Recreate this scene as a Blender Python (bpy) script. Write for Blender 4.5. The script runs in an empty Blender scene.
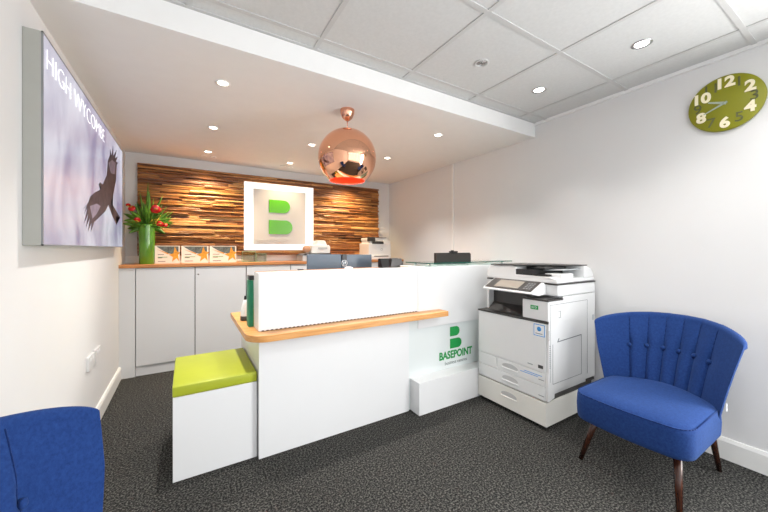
import bpy, bmesh, math, random
from mathutils import Vector, Matrix, Euler
random.seed(7)
PI = math.pi
C = bpy.context.scene.collection
sc = bpy.context.scene

# ------------------------------------------------------------------ materials
def new_mat(name):
    m = bpy.data.materials.new(name); m.use_nodes = True
    nt = m.node_tree; b = nt.nodes['Principled BSDF']
    return m, nt, b

def srgb(r, g, b):
    f = lambda c: (c/255/12.92) if c/255 <= 0.04045 else ((c/255+0.055)/1.055)**2.4
    return (f(r), f(g), f(b), 1)

def plain(name, col, rough=0.5, metal=0.0, var=0.04, scale=12, bump=0.0, bscale=200, spec=0.5, coat=0.0, sheen=0.0):
    m, nt, b = new_mat(name)
    n = nt.nodes.new('ShaderNodeTexNoise'); n.inputs['Scale'].default_value = scale; n.inputs['Detail'].default_value = 4
    tc = nt.nodes.new('ShaderNodeTexCoord'); nt.links.new(tc.outputs['Object'], n.inputs['Vector'])
    r = nt.nodes.new('ShaderNodeValToRGB')
    r.color_ramp.elements[0].position = 0.3; r.color_ramp.elements[1].position = 0.7
    r.color_ramp.elements[0].color = (col[0]*(1-var), col[1]*(1-var), col[2]*(1-var), 1)
    r.color_ramp.elements[1].color = (min(1, col[0]*(1+var)), min(1, col[1]*(1+var)), min(1, col[2]*(1+var)), 1)
    nt.links.new(n.outputs['Fac'], r.inputs['Fac']); nt.links.new(r.outputs['Color'], b.inputs['Base Color'])
    b.inputs['Roughness'].default_value = rough; b.inputs['Metallic'].default_value = metal
    b.inputs['Specular IOR Level'].default_value = spec
    b.inputs['Coat Weight'].default_value = coat
    b.inputs['Sheen Weight'].default_value = sheen
    if bump > 0:
        n2 = nt.nodes.new('ShaderNodeTexNoise'); n2.inputs['Scale'].default_value = bscale; n2.inputs['Detail'].default_value = 2
        nt.links.new(tc.outputs['Object'], n2.inputs['Vector'])
        bp = nt.nodes.new('ShaderNodeBump'); bp.inputs['Strength'].default_value = bump; bp.inputs['Distance'].default_value = 0.002
        nt.links.new(n2.outputs['Fac'], bp.inputs['Height']); nt.links.new(bp.outputs['Normal'], b.inputs['Normal'])
    return m

def emit(name, col, strength):
    m, nt, b = new_mat(name)
    b.inputs['Base Color'].default_value = (0.8, 0.8, 0.8, 1)
    b.inputs['Emission Color'].default_value = col; b.inputs['Emission Strength'].default_value = strength
    return m

def carpet_mat():
    m, nt, b = new_mat('carpet')
    tc = nt.nodes.new('ShaderNodeTexCoord')
    v = nt.nodes.new('ShaderNodeTexNoise'); v.inputs['Scale'].default_value = 105; v.inputs['Detail'].default_value = 3; v.inputs['Roughness'].default_value = 0.7
    nt.links.new(tc.outputs['Object'], v.inputs['Vector'])
    r = nt.nodes.new('ShaderNodeValToRGB'); e = r.color_ramp.elements
    e[0].position = 0.40; e[0].color = (0.012, 0.012, 0.012, 1)
    e[1].position = 0.62; e[1].color = (0.125, 0.122, 0.112, 1)
    x = r.color_ramp.elements.new(0.5); x.color = (0.030, 0.030, 0.0285, 1)
    nt.links.new(v.outputs['Fac'], r.inputs['Fac']); nt.links.new(r.outputs['Color'], b.inputs['Base Color'])
    b.inputs['Roughness'].default_value = 0.95; b.inputs['Specular IOR Level'].default_value = 0.1
    bp = nt.nodes.new('ShaderNodeBump'); bp.inputs['Strength'].default_value = 0.8; bp.inputs['Distance'].default_value = 0.003
    nt.links.new(v.outputs['Fac'], bp.inputs['Height']); nt.links.new(bp.outputs['Normal'], b.inputs['Normal'])
    return m

def wood_mat(name, c0, c1, scale=3.0, stretch=(1, 14, 14), rough=0.4):
    m, nt, b = new_mat(name)
    tc = nt.nodes.new('ShaderNodeTexCoord'); mp = nt.nodes.new('ShaderNodeMapping'); mp.inputs['Scale'].default_value = stretch
    nt.links.new(tc.outputs['Object'], mp.inputs['Vector'])
    n = nt.nodes.new('ShaderNodeTexNoise'); n.inputs['Scale'].default_value = scale; n.inputs['Detail'].default_value = 6; n.inputs['Distortion'].default_value = 0.6
    nt.links.new(mp.outputs['Vector'], n.inputs['Vector'])
    r = nt.nodes.new('ShaderNodeValToRGB'); e = r.color_ramp.elements
    e[0].position = 0.3; e[0].color = c0; e[1].position = 0.7; e[1].color = c1
    nt.links.new(n.outputs['Fac'], r.inputs['Fac']); nt.links.new(r.outputs['Color'], b.inputs['Base Color'])
    b.inputs['Roughness'].default_value = rough
    return m

def cladding_mat():
    m, nt, b = new_mat('reclaimed_wood')
    tc = nt.nodes.new('ShaderNodeTexCoord'); mp = nt.nodes.new('ShaderNodeMapping'); mp.inputs['Scale'].default_value = (1.5, 20, 34)
    nt.links.new(tc.outputs['Object'], mp.inputs['Vector'])
    n = nt.nodes.new('ShaderNodeTexNoise'); n.inputs['Scale'].default_value = 2.2; n.inputs['Detail'].default_value = 8; n.inputs['Roughness'].default_value = 0.65
    nt.links.new(mp.outputs['Vector'], n.inputs['Vector'])
    g = nt.nodes.new('ShaderNodeNewGeometry')
    ma = nt.nodes.new('ShaderNodeMath'); ma.operation = 'MULTIPLY_ADD'; ma.inputs[1].default_value = 0.34; ma.inputs[2].default_value = -0.17
    nt.links.new(g.outputs['Random Per Island'], ma.inputs[0])
    ad = nt.nodes.new('ShaderNodeMath'); ad.operation = 'ADD'
    nt.links.new(ma.outputs[0], ad.inputs[0]); nt.links.new(n.outputs['Fac'], ad.inputs[1])
    r = nt.nodes.new('ShaderNodeValToRGB'); e = r.color_ramp.elements
    e[0].position = 0.22; e[0].color = srgb(68, 38, 20)
    e[1].position = 0.82; e[1].color = srgb(220, 180, 116)
    x = e.new(0.42); x.color = srgb(134, 82, 42)
    x = e.new(0.6); x.color = srgb(182, 126, 68)
    nt.links.new(ad.outputs[0], r.inputs['Fac']); nt.links.new(r.outputs['Color'], b.inputs['Base Color'])
    b.inputs['Roughness'].default_value = 0.36
    bp = nt.nodes.new('ShaderNodeBump'); bp.inputs['Strength'].default_value = 0.7; bp.inputs['Distance'].default_value = 0.006
    nt.links.new(n.outputs['Fac'], bp.inputs['Height']); nt.links.new(bp.outputs['Normal'], b.inputs['Normal'])
    return m

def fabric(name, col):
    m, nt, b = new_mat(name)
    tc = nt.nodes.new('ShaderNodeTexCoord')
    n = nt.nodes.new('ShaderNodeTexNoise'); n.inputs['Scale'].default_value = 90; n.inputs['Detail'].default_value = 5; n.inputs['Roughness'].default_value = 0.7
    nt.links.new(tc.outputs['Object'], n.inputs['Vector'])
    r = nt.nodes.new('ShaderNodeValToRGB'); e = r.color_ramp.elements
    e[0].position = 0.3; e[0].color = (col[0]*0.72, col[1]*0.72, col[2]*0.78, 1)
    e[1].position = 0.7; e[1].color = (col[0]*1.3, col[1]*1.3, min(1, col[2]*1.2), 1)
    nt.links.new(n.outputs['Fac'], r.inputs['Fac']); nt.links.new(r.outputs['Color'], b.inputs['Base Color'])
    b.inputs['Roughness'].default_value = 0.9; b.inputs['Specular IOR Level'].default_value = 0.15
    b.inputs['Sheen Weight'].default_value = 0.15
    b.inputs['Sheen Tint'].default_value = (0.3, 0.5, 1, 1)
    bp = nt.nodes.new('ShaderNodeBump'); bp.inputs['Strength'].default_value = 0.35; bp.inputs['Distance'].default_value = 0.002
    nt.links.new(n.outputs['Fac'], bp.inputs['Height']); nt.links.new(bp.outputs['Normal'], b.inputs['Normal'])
    return m

def glass(name, col, rough=0.02, ior=1.3):
    m, nt, b = new_mat(name)
    b.inputs['Base Color'].default_value = col; b.inputs['Roughness'].default_value = rough
    b.inputs['Transmission Weight'].default_value = 1.0; b.inputs['IOR'].default_value = ior
    n = nt.nodes.new('ShaderNodeTexNoise'); n.inputs['Scale'].default_value = 3
    mr = nt.nodes.new('ShaderNodeMapRange'); mr.inputs['To Min'].default_value = rough; mr.inputs['To Max'].default_value = rough+0.02
    nt.links.new(n.outputs['Fac'], mr.inputs['Value']); nt.links.new(mr.outputs['Result'], b.inputs['Roughness'])
    return m

def screen_mat():
    m, nt, b = new_mat('screen_picture')
    tc = nt.nodes.new('ShaderNodeTexCoord'); mp = nt.nodes.new('ShaderNodeMapping'); mp.inputs['Scale'].default_value = (1, 1.3, 0.8)
    nt.links.new(tc.outputs['Object'], mp.inputs['Vector'])
    n = nt.nodes.new('ShaderNodeTexNoise'); n.inputs['Scale'].default_value = 2.6; n.inputs['Detail'].default_value = 4; n.inputs['Distortion'].default_value = 0.4
    nt.links.new(mp.outputs['Vector'], n.inputs['Vector'])
    r = nt.nodes.new('ShaderNodeValToRGB'); e = r.color_ramp.elements
    e[0].position = 0.35; e[0].color = srgb(150, 142, 178); e[1].position = 0.66; e[1].color = srgb(226, 226, 240)
    nt.links.new(n.outputs['Fac'], r.inputs['Fac'])
    nt.links.new(r.outputs['Color'], b.inputs['Emission Color'])
    b.inputs['Emission Strength'].default_value = 0.36
    b.inputs['Base Color'].default_value = (0.02, 0.02, 0.02, 1); b.inputs['Roughness'].default_value = 0.25
    return m

M = {}
M['wall'] = plain('wall_paint', (0.70, 0.70, 0.70), 0.85, var=0.01, scale=3, bump=0.05, bscale=300, spec=0.2)
M['ceil'] = plain('soffit_paint', (0.80, 0.80, 0.795), 0.9, var=0.01, spec=0.2)
M['tile'] = plain('ceiling_tile', (0.60, 0.605, 0.60), 0.95, var=0.03, scale=60, bump=0.15, bscale=150, spec=0.1)
M['tbar'] = plain('ceiling_bar', (0.52, 0.52, 0.515), 0.6, var=0.02)
M['skirt'] = plain('skirting_gloss', (0.80, 0.80, 0.78), 0.35, var=0.01)
M['carpet'] = carpet_mat()
M['white'] = plain('white_laminate', (0.80, 0.81, 0.82), 0.3, var=0.008, scale=2)
M['cupboard'] = plain('cupboard_laminate', (0.68, 0.70, 0.72), 0.4, var=0.008, scale=2)
M['logo_panel'] = plain('pale_panel', (0.74, 0.79, 0.79), 0.3, var=0.01, scale=2)
M['oak'] = wood_mat('oak_edge', srgb(204, 140, 74), srgb(226, 170, 106), 3, (1.5, 9, 30), 0.35)
M['oak_back'] = wood_mat('oak_worktop', srgb(170, 108, 58), srgb(200, 138, 82), 3, (1.5, 9, 30), 0.4)
M['clad'] = cladding_mat()
M['clad_back'] = plain('cladding_backing', srgb(50, 28, 14), 0.8, var=0.2)
M['lime'] = plain('lime_vinyl', srgb(166, 176, 44), 0.42, var=0.03, scale=8, bump=0.1, bscale=250)
M['blue'] = fabric('blue_wool', (0.012, 0.038, 0.155))
M['walnut'] = wood_mat('dark_walnut', srgb(40, 20, 14), srgb(74, 40, 26), 6, (12, 12, 2), 0.25)
M['copper'] = plain('copper_mirror', (0.88, 0.46, 0.29), 0.04, 1.0, var=0.01, scale=1)
M['copper_dull'] = plain('copper_satin', (0.82, 0.42, 0.28), 0.22, 1.0, var=0.02)
M['copper_in'] = plain('copper_inside', (0.90, 0.06, 0.03), 0.4, 0.3, var=0.02)
M['chrome'] = plain('brushed_chrome', (0.6, 0.6, 0.6), 0.25, 1.0, var=0.02)
M['lamp'] = emit('lamp_glow', (1, 0.93, 0.82, 1), 6)
M['bulb'] = emit('bulb_glow', (1, 0.6, 0.25, 1), 4)
M['halo'] = emit('sign_glow', (1, 0.96, 0.92, 1), .42)
M['board'] = plain('sign_board', (0.60, 0.59, 0.58), 0.3, var=0.01, scale=2)
M['signgreen'] = plain('sign_green', srgb(92, 186, 4), 0.25, var=0.03, scale=3)
M['signletter'] = plain('sign_letter', (0.62, 0.61, 0.59), 0.3, var=0.01)
M['green'] = plain('logo_green', srgb(20, 150, 70), 0.4, var=0.02)
M['greytext'] = plain('grey_print', srgb(130, 140, 140), 0.5, var=0.02)
M['vase'] = plain('green_glaze', srgb(88, 148, 44), 0.12, var=0.08, scale=10, coat=0.5)
M['leaf'] = plain('leaf_green', srgb(84, 132, 40), 0.45, var=0.5, scale=14)
M['red'] = plain('flower_red', srgb(190, 28, 30), 0.25, var=0.1)
M['yellow'] = plain('flower_yellow', srgb(220, 190, 60), 0.5, var=0.1)
M['casing'] = plain('screen_casing', (0.36, 0.36, 0.33), 0.45, var=0.02)
M['screen'] = screen_mat()
M['bird'] = plain('picture_bird', srgb(74, 62, 70), 0.6, var=0.35, scale=16)
M['birdlight'] = plain('picture_bird_pale', srgb(140, 132, 152), 0.6, var=0.2, scale=20)
M['pictext'] = emit('picture_text', (1, 1, 1, 1), .5)
M['mfp'] = plain('printer_white', (0.74, 0.75, 0.75), 0.4, var=0.01, scale=3)
M['mfp_warm'] = plain('printer_cream', (0.76, 0.75, 0.70), 0.42, var=0.01, scale=3)
M['mfp_grey'] = plain('printer_grey', (0.45, 0.48, 0.50), 0.4, var=0.02)
M['dark'] = plain('dark_plastic', (0.045, 0.042, 0.04), 0.4, var=0.08)
M['black'] = plain('black_plastic', (0.012, 0.012, 0.013), 0.35, var=0.1)
M['seam'] = plain('seam_grey', (0.20, 0.21, 0.22), 0.6, var=0.05)
M['lcd'] = plain('panel_display', (0.32, 0.29, 0.25), 0.15, var=0.05)
M['sticker'] = plain('sticker_blue', srgb(60, 150, 220), 0.5, var=0.05)
M['clockgreen'] = plain('clock_olive', srgb(134, 134, 4), 0.4, var=0.02)
M['clockcream'] = plain('clock_cream', srgb(245, 236, 205), 0.5, var=0.01)
M['clockdark'] = plain('clock_dark', srgb(92, 94, 52), 0.5, var=0.03)
M['hand'] = plain('clock_hand', srgb(170, 180, 165), 0.4, 0.2, var=0.02)
M['bluegrey'] = plain('monitor_back', srgb(82, 98, 114), 0.35, var=0.06, scale=4)
M['silver'] = plain('silver_logo', (0.7, 0.72, 0.74), 0.3, 0.6, var=0.02)
M['glass'] = glass('shelf_glass', (0.62, 0.88, 0.82, 1))
M['glassedge'] = plain('glass_edge', srgb(24, 96, 84), 0.15, var=0.1, scale=3)
M['clear'] = glass('clear_glass', (0.9, 0.97, 0.92, 1))
M['card'] = plain('card_white', srgb(236, 228, 218), 0.5, var=0.01)
M['ybrown'] = plain('card_amber', srgb(214, 150, 40), 0.5, var=0.25, scale=40)
M['photo'] = plain('card_photo', srgb(90, 98, 96), 0.5, var=0.6, scale=45)
M['textdark'] = plain('print_dark', srgb(90, 84, 80), 0.5)
M['potpourri'] = plain('brown_filling', srgb(150, 112, 60), 0.7, var=0.5, scale=60)
M['tan'] = plain('tan_roll', srgb(196, 150, 120), 0.6, var=0.05)
M['binder'] = plain('green_plastic', srgb(0, 128, 88), 0.4, var=0.04)
M['plate'] = plain('socket_plate', (0.62, 0.62, 0.62), 0.35, var=0.01)

# ------------------------------------------------------------------ mesh builder
class MB:
    def __init__(s):
        s.bm = bmesh.new(); s.mats = []
    def mi(s, m):
        if m is None: return 0
        if m not in s.mats: s.mats.append(m)
        return s.mats.index(m)
    def _merge(s, b2, m, smooth):
        k = s.mi(m)
        me = bpy.data.meshes.new('t'); 
        for f in b2.faces: f.material_index = k; f.smooth = smooth
        b2.to_mesh(me); b2.free(); s.bm.from_mesh(me); bpy.data.meshes.remove(me)
        return s
    def box(s, x0, x1, y0, y1, z0, z1, m=None, bev=0, seg=2, mat=None, smooth=False):
        b = bmesh.new(); bmesh.ops.create_cube(b, size=1)
        for v in b.verts:
            v.co = Vector((x0+(v.co.x+.5)*(x1-x0), y0+(v.co.y+.5)*(y1-y0), z0+(v.co.z+.5)*(z1-z0)))
        if bev: bmesh.ops.bevel(b, geom=b.edges[:], offset=bev, segments=seg, profile=.5, affect='EDGES')
        if mat: bmesh.ops.transform(b, matrix=mat, verts=b.verts)
        return s._merge(b, m, smooth)
    def prism(s, pts, d, m=None, bev=0, seg=2, smooth=False):
        """pts: 3D polygon; extruded by vector d."""
        b = bmesh.new(); d = Vector(d)
        vs = [b.verts.new(Vector(p)) for p in pts]; f = b.faces.new(vs)
        r = bmesh.ops.extrude_face_region(b, geom=[f])
        bmesh.ops.translate(b, vec=d, verts=[g for g in r['geom'] if isinstance(g, bmesh.types.BMVert)])
        bmesh.ops.recalc_face_normals(b, faces=b.faces[:])
        if bev: bmesh.ops.bevel(b, geom=b.edges[:], offset=bev, segments=seg, profile=.5, affect='EDGES')
        return s._merge(b, m, smooth)
    def rings(s, rr, m=None, cap=True, smooth=True, closed=True):
        b = bmesh.new(); V = [[b.verts.new(Vector(p)) for p in r] for r in rr]; n = len(rr[0])
        for i in range(len(V)-1):
            for j in range(n if closed else n-1):
                k = (j+1) % n
                try: b.faces.new((V[i][j], V[i][k], V[i+1][k], V[i+1][j]))
                except ValueError: pass
        if cap:
            b.faces.new(V[0][::-1]); b.faces.new(V[-1])
        bmesh.ops.remove_doubles(b, verts=b.verts[:], dist=1e-6)
        bmesh.ops.recalc_face_normals(b, faces=b.faces[:])
        return s._merge(b, m, smooth)
    def lathe(s, prof, c, m=None, n=32, cap=False, axis='Z', smooth=True):
        rr = []
        for r, h in prof:
            ring = []
            for k in range(n):
                a = 2*PI*k/n; x, y = r*math.cos(a), r*math.sin(a)
                p = (x, y, h) if axis == 'Z' else ((h, x, y) if axis == 'X' else (x, h, y))
                ring.append((c[0]+p[0], c[1]+p[1], c[2]+p[2]))
            rr.append(ring)
        return s.rings(rr, m, cap, smooth)
    def tube(s, p0, p1, r0, r1=None, m=None, n=16, smooth=True):
        r1 = r0 if r1 is None else r1
        p0, p1 = Vector(p0), Vector(p1); d = (p1-p0).normalized()
        u = d.orthogonal().normalized(); w = d.cross(u)
        rr = [[p+(u*math.cos(2*PI*k/n)+w*math.sin(2*PI*k/n))*r for k in range(n)] for p, r in ((p0, r0), (p1, r1))]
        return s.rings(rr, m, True, smooth)
    def text(s, txt, size, origin, ax, ay, m=None, ext=0.001, bold=0.0, align='CENTER', sx=1.0, gap=1.0):
        cu = bpy.data.curves.new('t', 'FONT'); cu.body = txt; cu.size = size; cu.extrude = ext; cu.offset = bold; cu.space_character = gap
        cu.align_x = align; cu.align_y = 'CENTER'; cu.resolution_u = 4
        o = bpy.data.objects.new('t', cu); C.objects.link(o)
        bpy.context.view_layer.update()
        me = bpy.data.meshes.new_from_object(o.evaluated_get(bpy.context.evaluated_depsgraph_get()))
        bpy.data.objects.remove(o); bpy.data.curves.remove(cu)
        ax, ay = Vector(ax)*sx, Vector(ay); az = Vector(ax).normalized().cross(ay)
        mt = Matrix(((ax.x, ay.x, az.x, origin[0]), (ax.y, ay.y, az.y, origin[1]), (ax.z, ay.z, az.z, origin[2]), (0, 0, 0, 1)))
        me.transform(mt)
        b = bmesh.new(); b.from_mesh(me); bpy.data.meshes.remove(me)
        return s._merge(b, m, False)

org = {}
def obj(name, mb, m, parent=None, label=None, cat=None, group=None, kind=None, smooth_angle=None):
    me = bpy.data.meshes.new(name)
    if parent is not None: base = org[parent]
    else:
        vs = [v.co for v in mb.bm.verts]
        base = Vector(((min(v.x for v in vs)+max(v.x for v in vs))/2, (min(v.y for v in vs)+max(v.y for v in vs))/2, min(v.z for v in vs)))
        if kind == 'structure': base = Vector((0, 0, 0))
    bmesh.ops.translate(mb.bm, vec=-base, verts=mb.bm.verts)
    mb.bm.to_mesh(me); mb.bm.free()
    if mb.mats and None not in mb.mats:
        for x in mb.mats: me.materials.append(M[x])
    else: me.materials.append(M[m])
    o = bpy.data.objects.new(name, me); C.objects.link(o)
    if parent is not None: o.parent = parent
    else: o.location = base
    org[o] = base
    if label: o['label'] = label
    if cat: o['category'] = cat
    if group: o['group'] = group
    if kind: o['kind'] = kind
    return o

def thing(name, label, cat, loc, group=None):
    o = bpy.data.objects.new(name, None); C.objects.link(o); o.location = loc; o.empty_display_size = 0.05
    o['label'] = label; o['category'] = cat
    if group: o['group'] = group
    org[o] = Vector(loc)
    return o

def dup(o, loc=None, rotz=None, label=None, parent=None):
    c = o.copy(); C.objects.link(c)
    if parent is not None: c.parent = parent
    if loc is not None: c.location = loc; org[c] = Vector(loc)
    if rotz is not None: c.rotation_euler = (0, 0, rotz)
    if label: c['label'] = label
    for ch in list(o.children): dup(ch, parent=c)
    return c

def struct(name, mb, m): return obj(name, mb, m, kind='structure')

# ------------------------------------------------------------------ room
XL, XR, YB, YF = -0.555, 2.74, 4.32, -1.35
ZC, ZS, YS = 2.405, 2.275, 1.805
struct('floor', MB().box(XL-.1, XR+.1, YF-.1, YB+.1, -.1, 0), 'carpet')
struct('wall_left', MB().box(XL-.1, XL, YF-.1, YB+.1, 0, ZC+.1), 'wall')
wr = MB().box(XR, XR+.1, 0, YB+.1, 0, ZC+.1).box(XR, XR+.1, YF-.1, -1.2, 0, ZC+.1).box(XR, XR+.1, -1.2, 0, 0, .25).box(XR, XR+.1, -1.2, 0, 2.2, ZC+.1)
struct('wall_right', wr, 'wall')
w2 = MB()
for y in (-1.2, -.62, -.05): w2.box(XR+.03, XR+.08, y, y+.05, .25, 2.2)
w2.box(XR+.03, XR+.08, -1.15, -.05, .25, .30).box(XR+.03, XR+.08, -1.15, -.05, 2.15, 2.2)
struct('window_2', w2, 'skirt')  # window out of view, put in to account for the bright left wall
struct('wall_back', MB().box(XL, XR, YB, YB+.1, 0, ZC+.1), 'wall')
wf = MB()                                     # wall behind the viewer, with a wide shopfront window
wf.box(XL, XR, YF-.1, YF, 0, .35).box(XL, XR, YF-.1, YF, 2.25, ZC+.1).box(XL, -.35, YF-.1, YF, .35, 2.25).box(2.55, XR, YF-.1, YF, .35, 2.25)
struct('wall_front', wf, 'wall')
wn = MB()
wn.box(-.35, 2.55, YF-.07, YF-.02, .35, .40).box(-.35, 2.55, YF-.07, YF-.02, 2.20, 2.25)
for x in (-.35, .35, 1.08, 1.80, 2.50): wn.box(x, x+.05, YF-.07, YF-.02, .40, 2.20)
wn.box(-.30, 2.50, YF-.065, YF-.025, 1.70, 1.74)
struct('window_1', wn, 'skirt')
struct('ceiling', MB().box(XL, XR, YF, YB, ZC, ZC+.1), 'tile')
tb = MB()
for k in range(-6, 2):
    y = 1.075+.617*k
    if y < YS and y > YF: tb.box(XL, XR, y-.012, y+.012, ZC-.005, ZC+.001)
for k in range(-3, 3):
    x = 1.25+.62*k
    tb.box(x-.012, x+.012, YF, YS, ZC-.0045, ZC+.001)
tb.box(XL, XR, YS-.02, YS, ZC-.005, ZC+.001)
struct('trim_2', tb, 'tbar')
struct('trim_1', MB().box(XL, XR, YS, YB, ZS, ZC), 'ceil')       # lowered plaster ceiling over the desk
struct('trim_3', MB().box(XR-.02, XR, YF, YS, ZC-.022, ZC), 'ceil')
struct('baseboard_right', MB().prism([(XR, YF, 0), (XR-.018, YF, 0), (XR-.018, YF, .105), (XR-.010, YF, .125), (XR, YF, .125)], (0, 3.35, 0)), 'skirt')
struct('baseboard_left', MB().prism([(XL, YF, 0), (XL+.018, YF, 0), (XL+.018, YF, .10), (XL+.010, YF, .118), (XL, YF, .118)], (0, 3.94-YF, 0)), 'skirt')

obj('cable_trunking', MB().box(XR-.014, XR, 2.87, 2.89, 0, ZS, bev=.002), 'skirt', label='thin white cable trunking running up the right wall behind the black monitor', cat='cable trunking')

# ------------------------------------------------------------------ ceiling fittings
def downlight(name, x, y, z, label, group, col=(1, .80, .55), power=9, size=95, chrome=False, r=.043):
    t = thing(name, label, 'ceiling light', (x, y, z), group)
    mm = 'chrome' if chrome else 'skirt'
    obj('trim_ring', MB().lathe([(r, 0), (r+.001, -.003), (r-.006, -.006), (r-.013, -.003), (r-.015, .0)], (x, y, z), n=28), mm, t)
    obj('lamp_face', MB().lathe([(.0001, -.002), (r-.016, -.002), (r-.015, -.0005), (.0001, -.0005)], (x, y, z), n=24), 'lamp', t)
    if power:
        L = bpy.data.lights.new(name, 'SPOT'); L.energy = power; L.color = col; L.spot_size = math.radians(size); L.spot_blend = .8; L.shadow_soft_size = .03
        lo = bpy.data.objects.new('light_'+name, L); C.objects.link(lo); lo.location = (x, y, z-.02)
        if y > 3.5: lo.rotation_euler = (math.radians(22), 0, 0)
    return t
sx_ = {0.19: 'left', 1.05: 'middle', 1.93: 'right'}
rowname = {2.22: 'front', 3.08: 'middle', 3.87: 'back'}
g = 'small round downlights in the lowered ceiling'
LB = {(0.19, 2.22): 'round downlight in lowered ceiling, the one nearest the wall screen',
      (1.93, 2.22): 'round downlight in lowered ceiling right of the copper pendant, nearest the ceiling tiles',
      (0.19, 3.08): 'round downlight in lowered ceiling, second of three going back along the screen wall',
      (1.05, 3.08): 'round downlight in lowered ceiling just left of the copper pendant globe',
      (1.93, 3.08): 'round downlight in lowered ceiling close beside the right of the copper globe',
      (0.19, 3.87): 'round downlight above the left part of the wood cladding, with two small discs behind',
      (1.05, 3.87): 'round downlight in front of the illuminated letter sign, close to back wall',
      (1.93, 3.87): 'round downlight hidden behind the copper globe, lighting the right wood cladding'}
for (x, y), lb in LB.items():
    back = y > 3.5
    downlight('downlight', x, y, ZS, lb, g, power=(10 if .5 < x < 1.5 else 40) if back else 34, col=(1, .76, .46) if back else (1, .95, .89), size=100 if back else 110)
gd = 'small white ceiling discs'
DL = [(.152, 'left disc of the pair behind the downlight above the left wood cladding'), (.249, 'right disc of the pair behind the downlight above the left wood cladding'),
      (1.015, 'left disc of the pair behind the downlight by the lit sign'), (1.105, 'right disc of the pair behind the downlight by the lit sign')]
for x, lb in DL:
    obj('ceiling_disc', MB().lathe([(.034, 0), (.034, -.003), (.028, -.007), (.018, -.005), (.016, -.002), (.0001, -.002)], (x, 4.06, ZS), n=24), 'skirt', label='small flat white '+lb, cat='ceiling fitting', group=gd)
gt = 'downlights in the tiled ceiling'
downlight('tile_downlight', 2.187, .79, ZC, 'chrome-rimmed downlight in ceiling tile nearer to the clock', gt, col=(1, .97, .92), power=9, chrome=True, r=.048)
downlight('tile_downlight', 2.185, 1.41, ZC, 'chrome-rimmed downlight in ceiling tile near the step to the lowered ceiling', gt, col=(1, .97, .92), power=9, chrome=True, r=.048)
for k, (x, y, lb) in enumerate(((.94, .17, 'added unseen chrome-rimmed downlight over the open carpet, nearer the screen wall'), (2.187, .17, 'added unseen chrome-rimmed downlight above the blue chair'),
                              (.94, -.75, 'added unseen chrome-rimmed downlight close to the shop window, nearer the screen wall'), (2.187, -.75, 'added unseen chrome-rimmed downlight close to the shop window, on the clock side'))):
    downlight('tile_downlight', x, y, ZC, lb, gt, col=(1, .98, .95), power=13, size=140, chrome=True, r=.048)  # four out-of-view downlights added as fill for the desk front
t = thing('ceiling_speaker', 'unlit round grey grille fitting in a ceiling tile', 'ceiling grille', (1.562, 1.392, ZC))
obj('trim_ring', MB().lathe([(.046, 0), (.047, -.003), (.040, -.007), (.032, -.004), (.030, 0)], (1.562, 1.392, ZC), n=28), 'tbar', t)
gm = MB()
for r in (.028, .020, .012): gm.lathe([(r, 0), (r, -.003), (r-.004, -.003), (r-.004, 0)], (1.562, 1.392, ZC), 'chrome', n=24)
gm.lathe([(.030, -.0006), (.0001, -.0006)], (1.562, 1.392, ZC), 'dark', n=24)
obj('grille', gm, None, t)

# ------------------------------------------------------------------ pendant
pc = Vector((1.01, 2.17, 1.921)); R = .212
t = thing('pendant_lamp', 'large mirrored copper globe pendant lamp hanging over the reception desk', 'pendant lamp', (pc.x, pc.y, ZS))
prof = []
a1 = math.asin(.80)
for k in range(41):
    a = PI/2 - (PI/2+a1)*k/40; prof.append((max(.0001, R*math.cos(a)), R*math.sin(a)))
inner = [(max(.0001, r*.985), h*.985) for r, h in prof[::-1]]
obj('globe_shade', MB().lathe(prof, pc, n=64), 'copper', t)
obj('inner_lining', MB().lathe([prof[-1]]+inner, pc, n=64), 'copper_in', t)
obj('ceiling_cup', MB().lathe([(.052, 0), (.053, -.006), (.050, -.03), (.036, -.062), (.014, -.08), (.0001, -.082)], (pc.x, pc.y, ZS), n=32), 'copper_dull', t)
obj('cord', MB().tube((pc.x, pc.y, ZS-.08), (pc.x, pc.y, pc.z+R-.002), .003), 'copper_dull', t)
obj('top_cap', MB().lathe([(.035, R-.006), (.033, R+.002), (.010, R+.008), (.0001, R+.008)], pc, n=24), 'copper_dull', t)
obj('bulb', MB().lathe([(.0001, -.12), (.02, -.115), (.034, -.09), (.035, -.07), (.02, -.03), (.015, .02), (.0001, .02)], pc, n=20), 'bulb', t)
L = bpy.data.lights.new('pendant', 'POINT'); L.energy = 1.1; L.color = (1, .55, .3); L.shadow_soft_size = .03
lo = bpy.data.objects.new('light_pendant', L); C.objects.link(lo); lo.location = (pc.x, pc.y, pc.z-.15)

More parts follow.
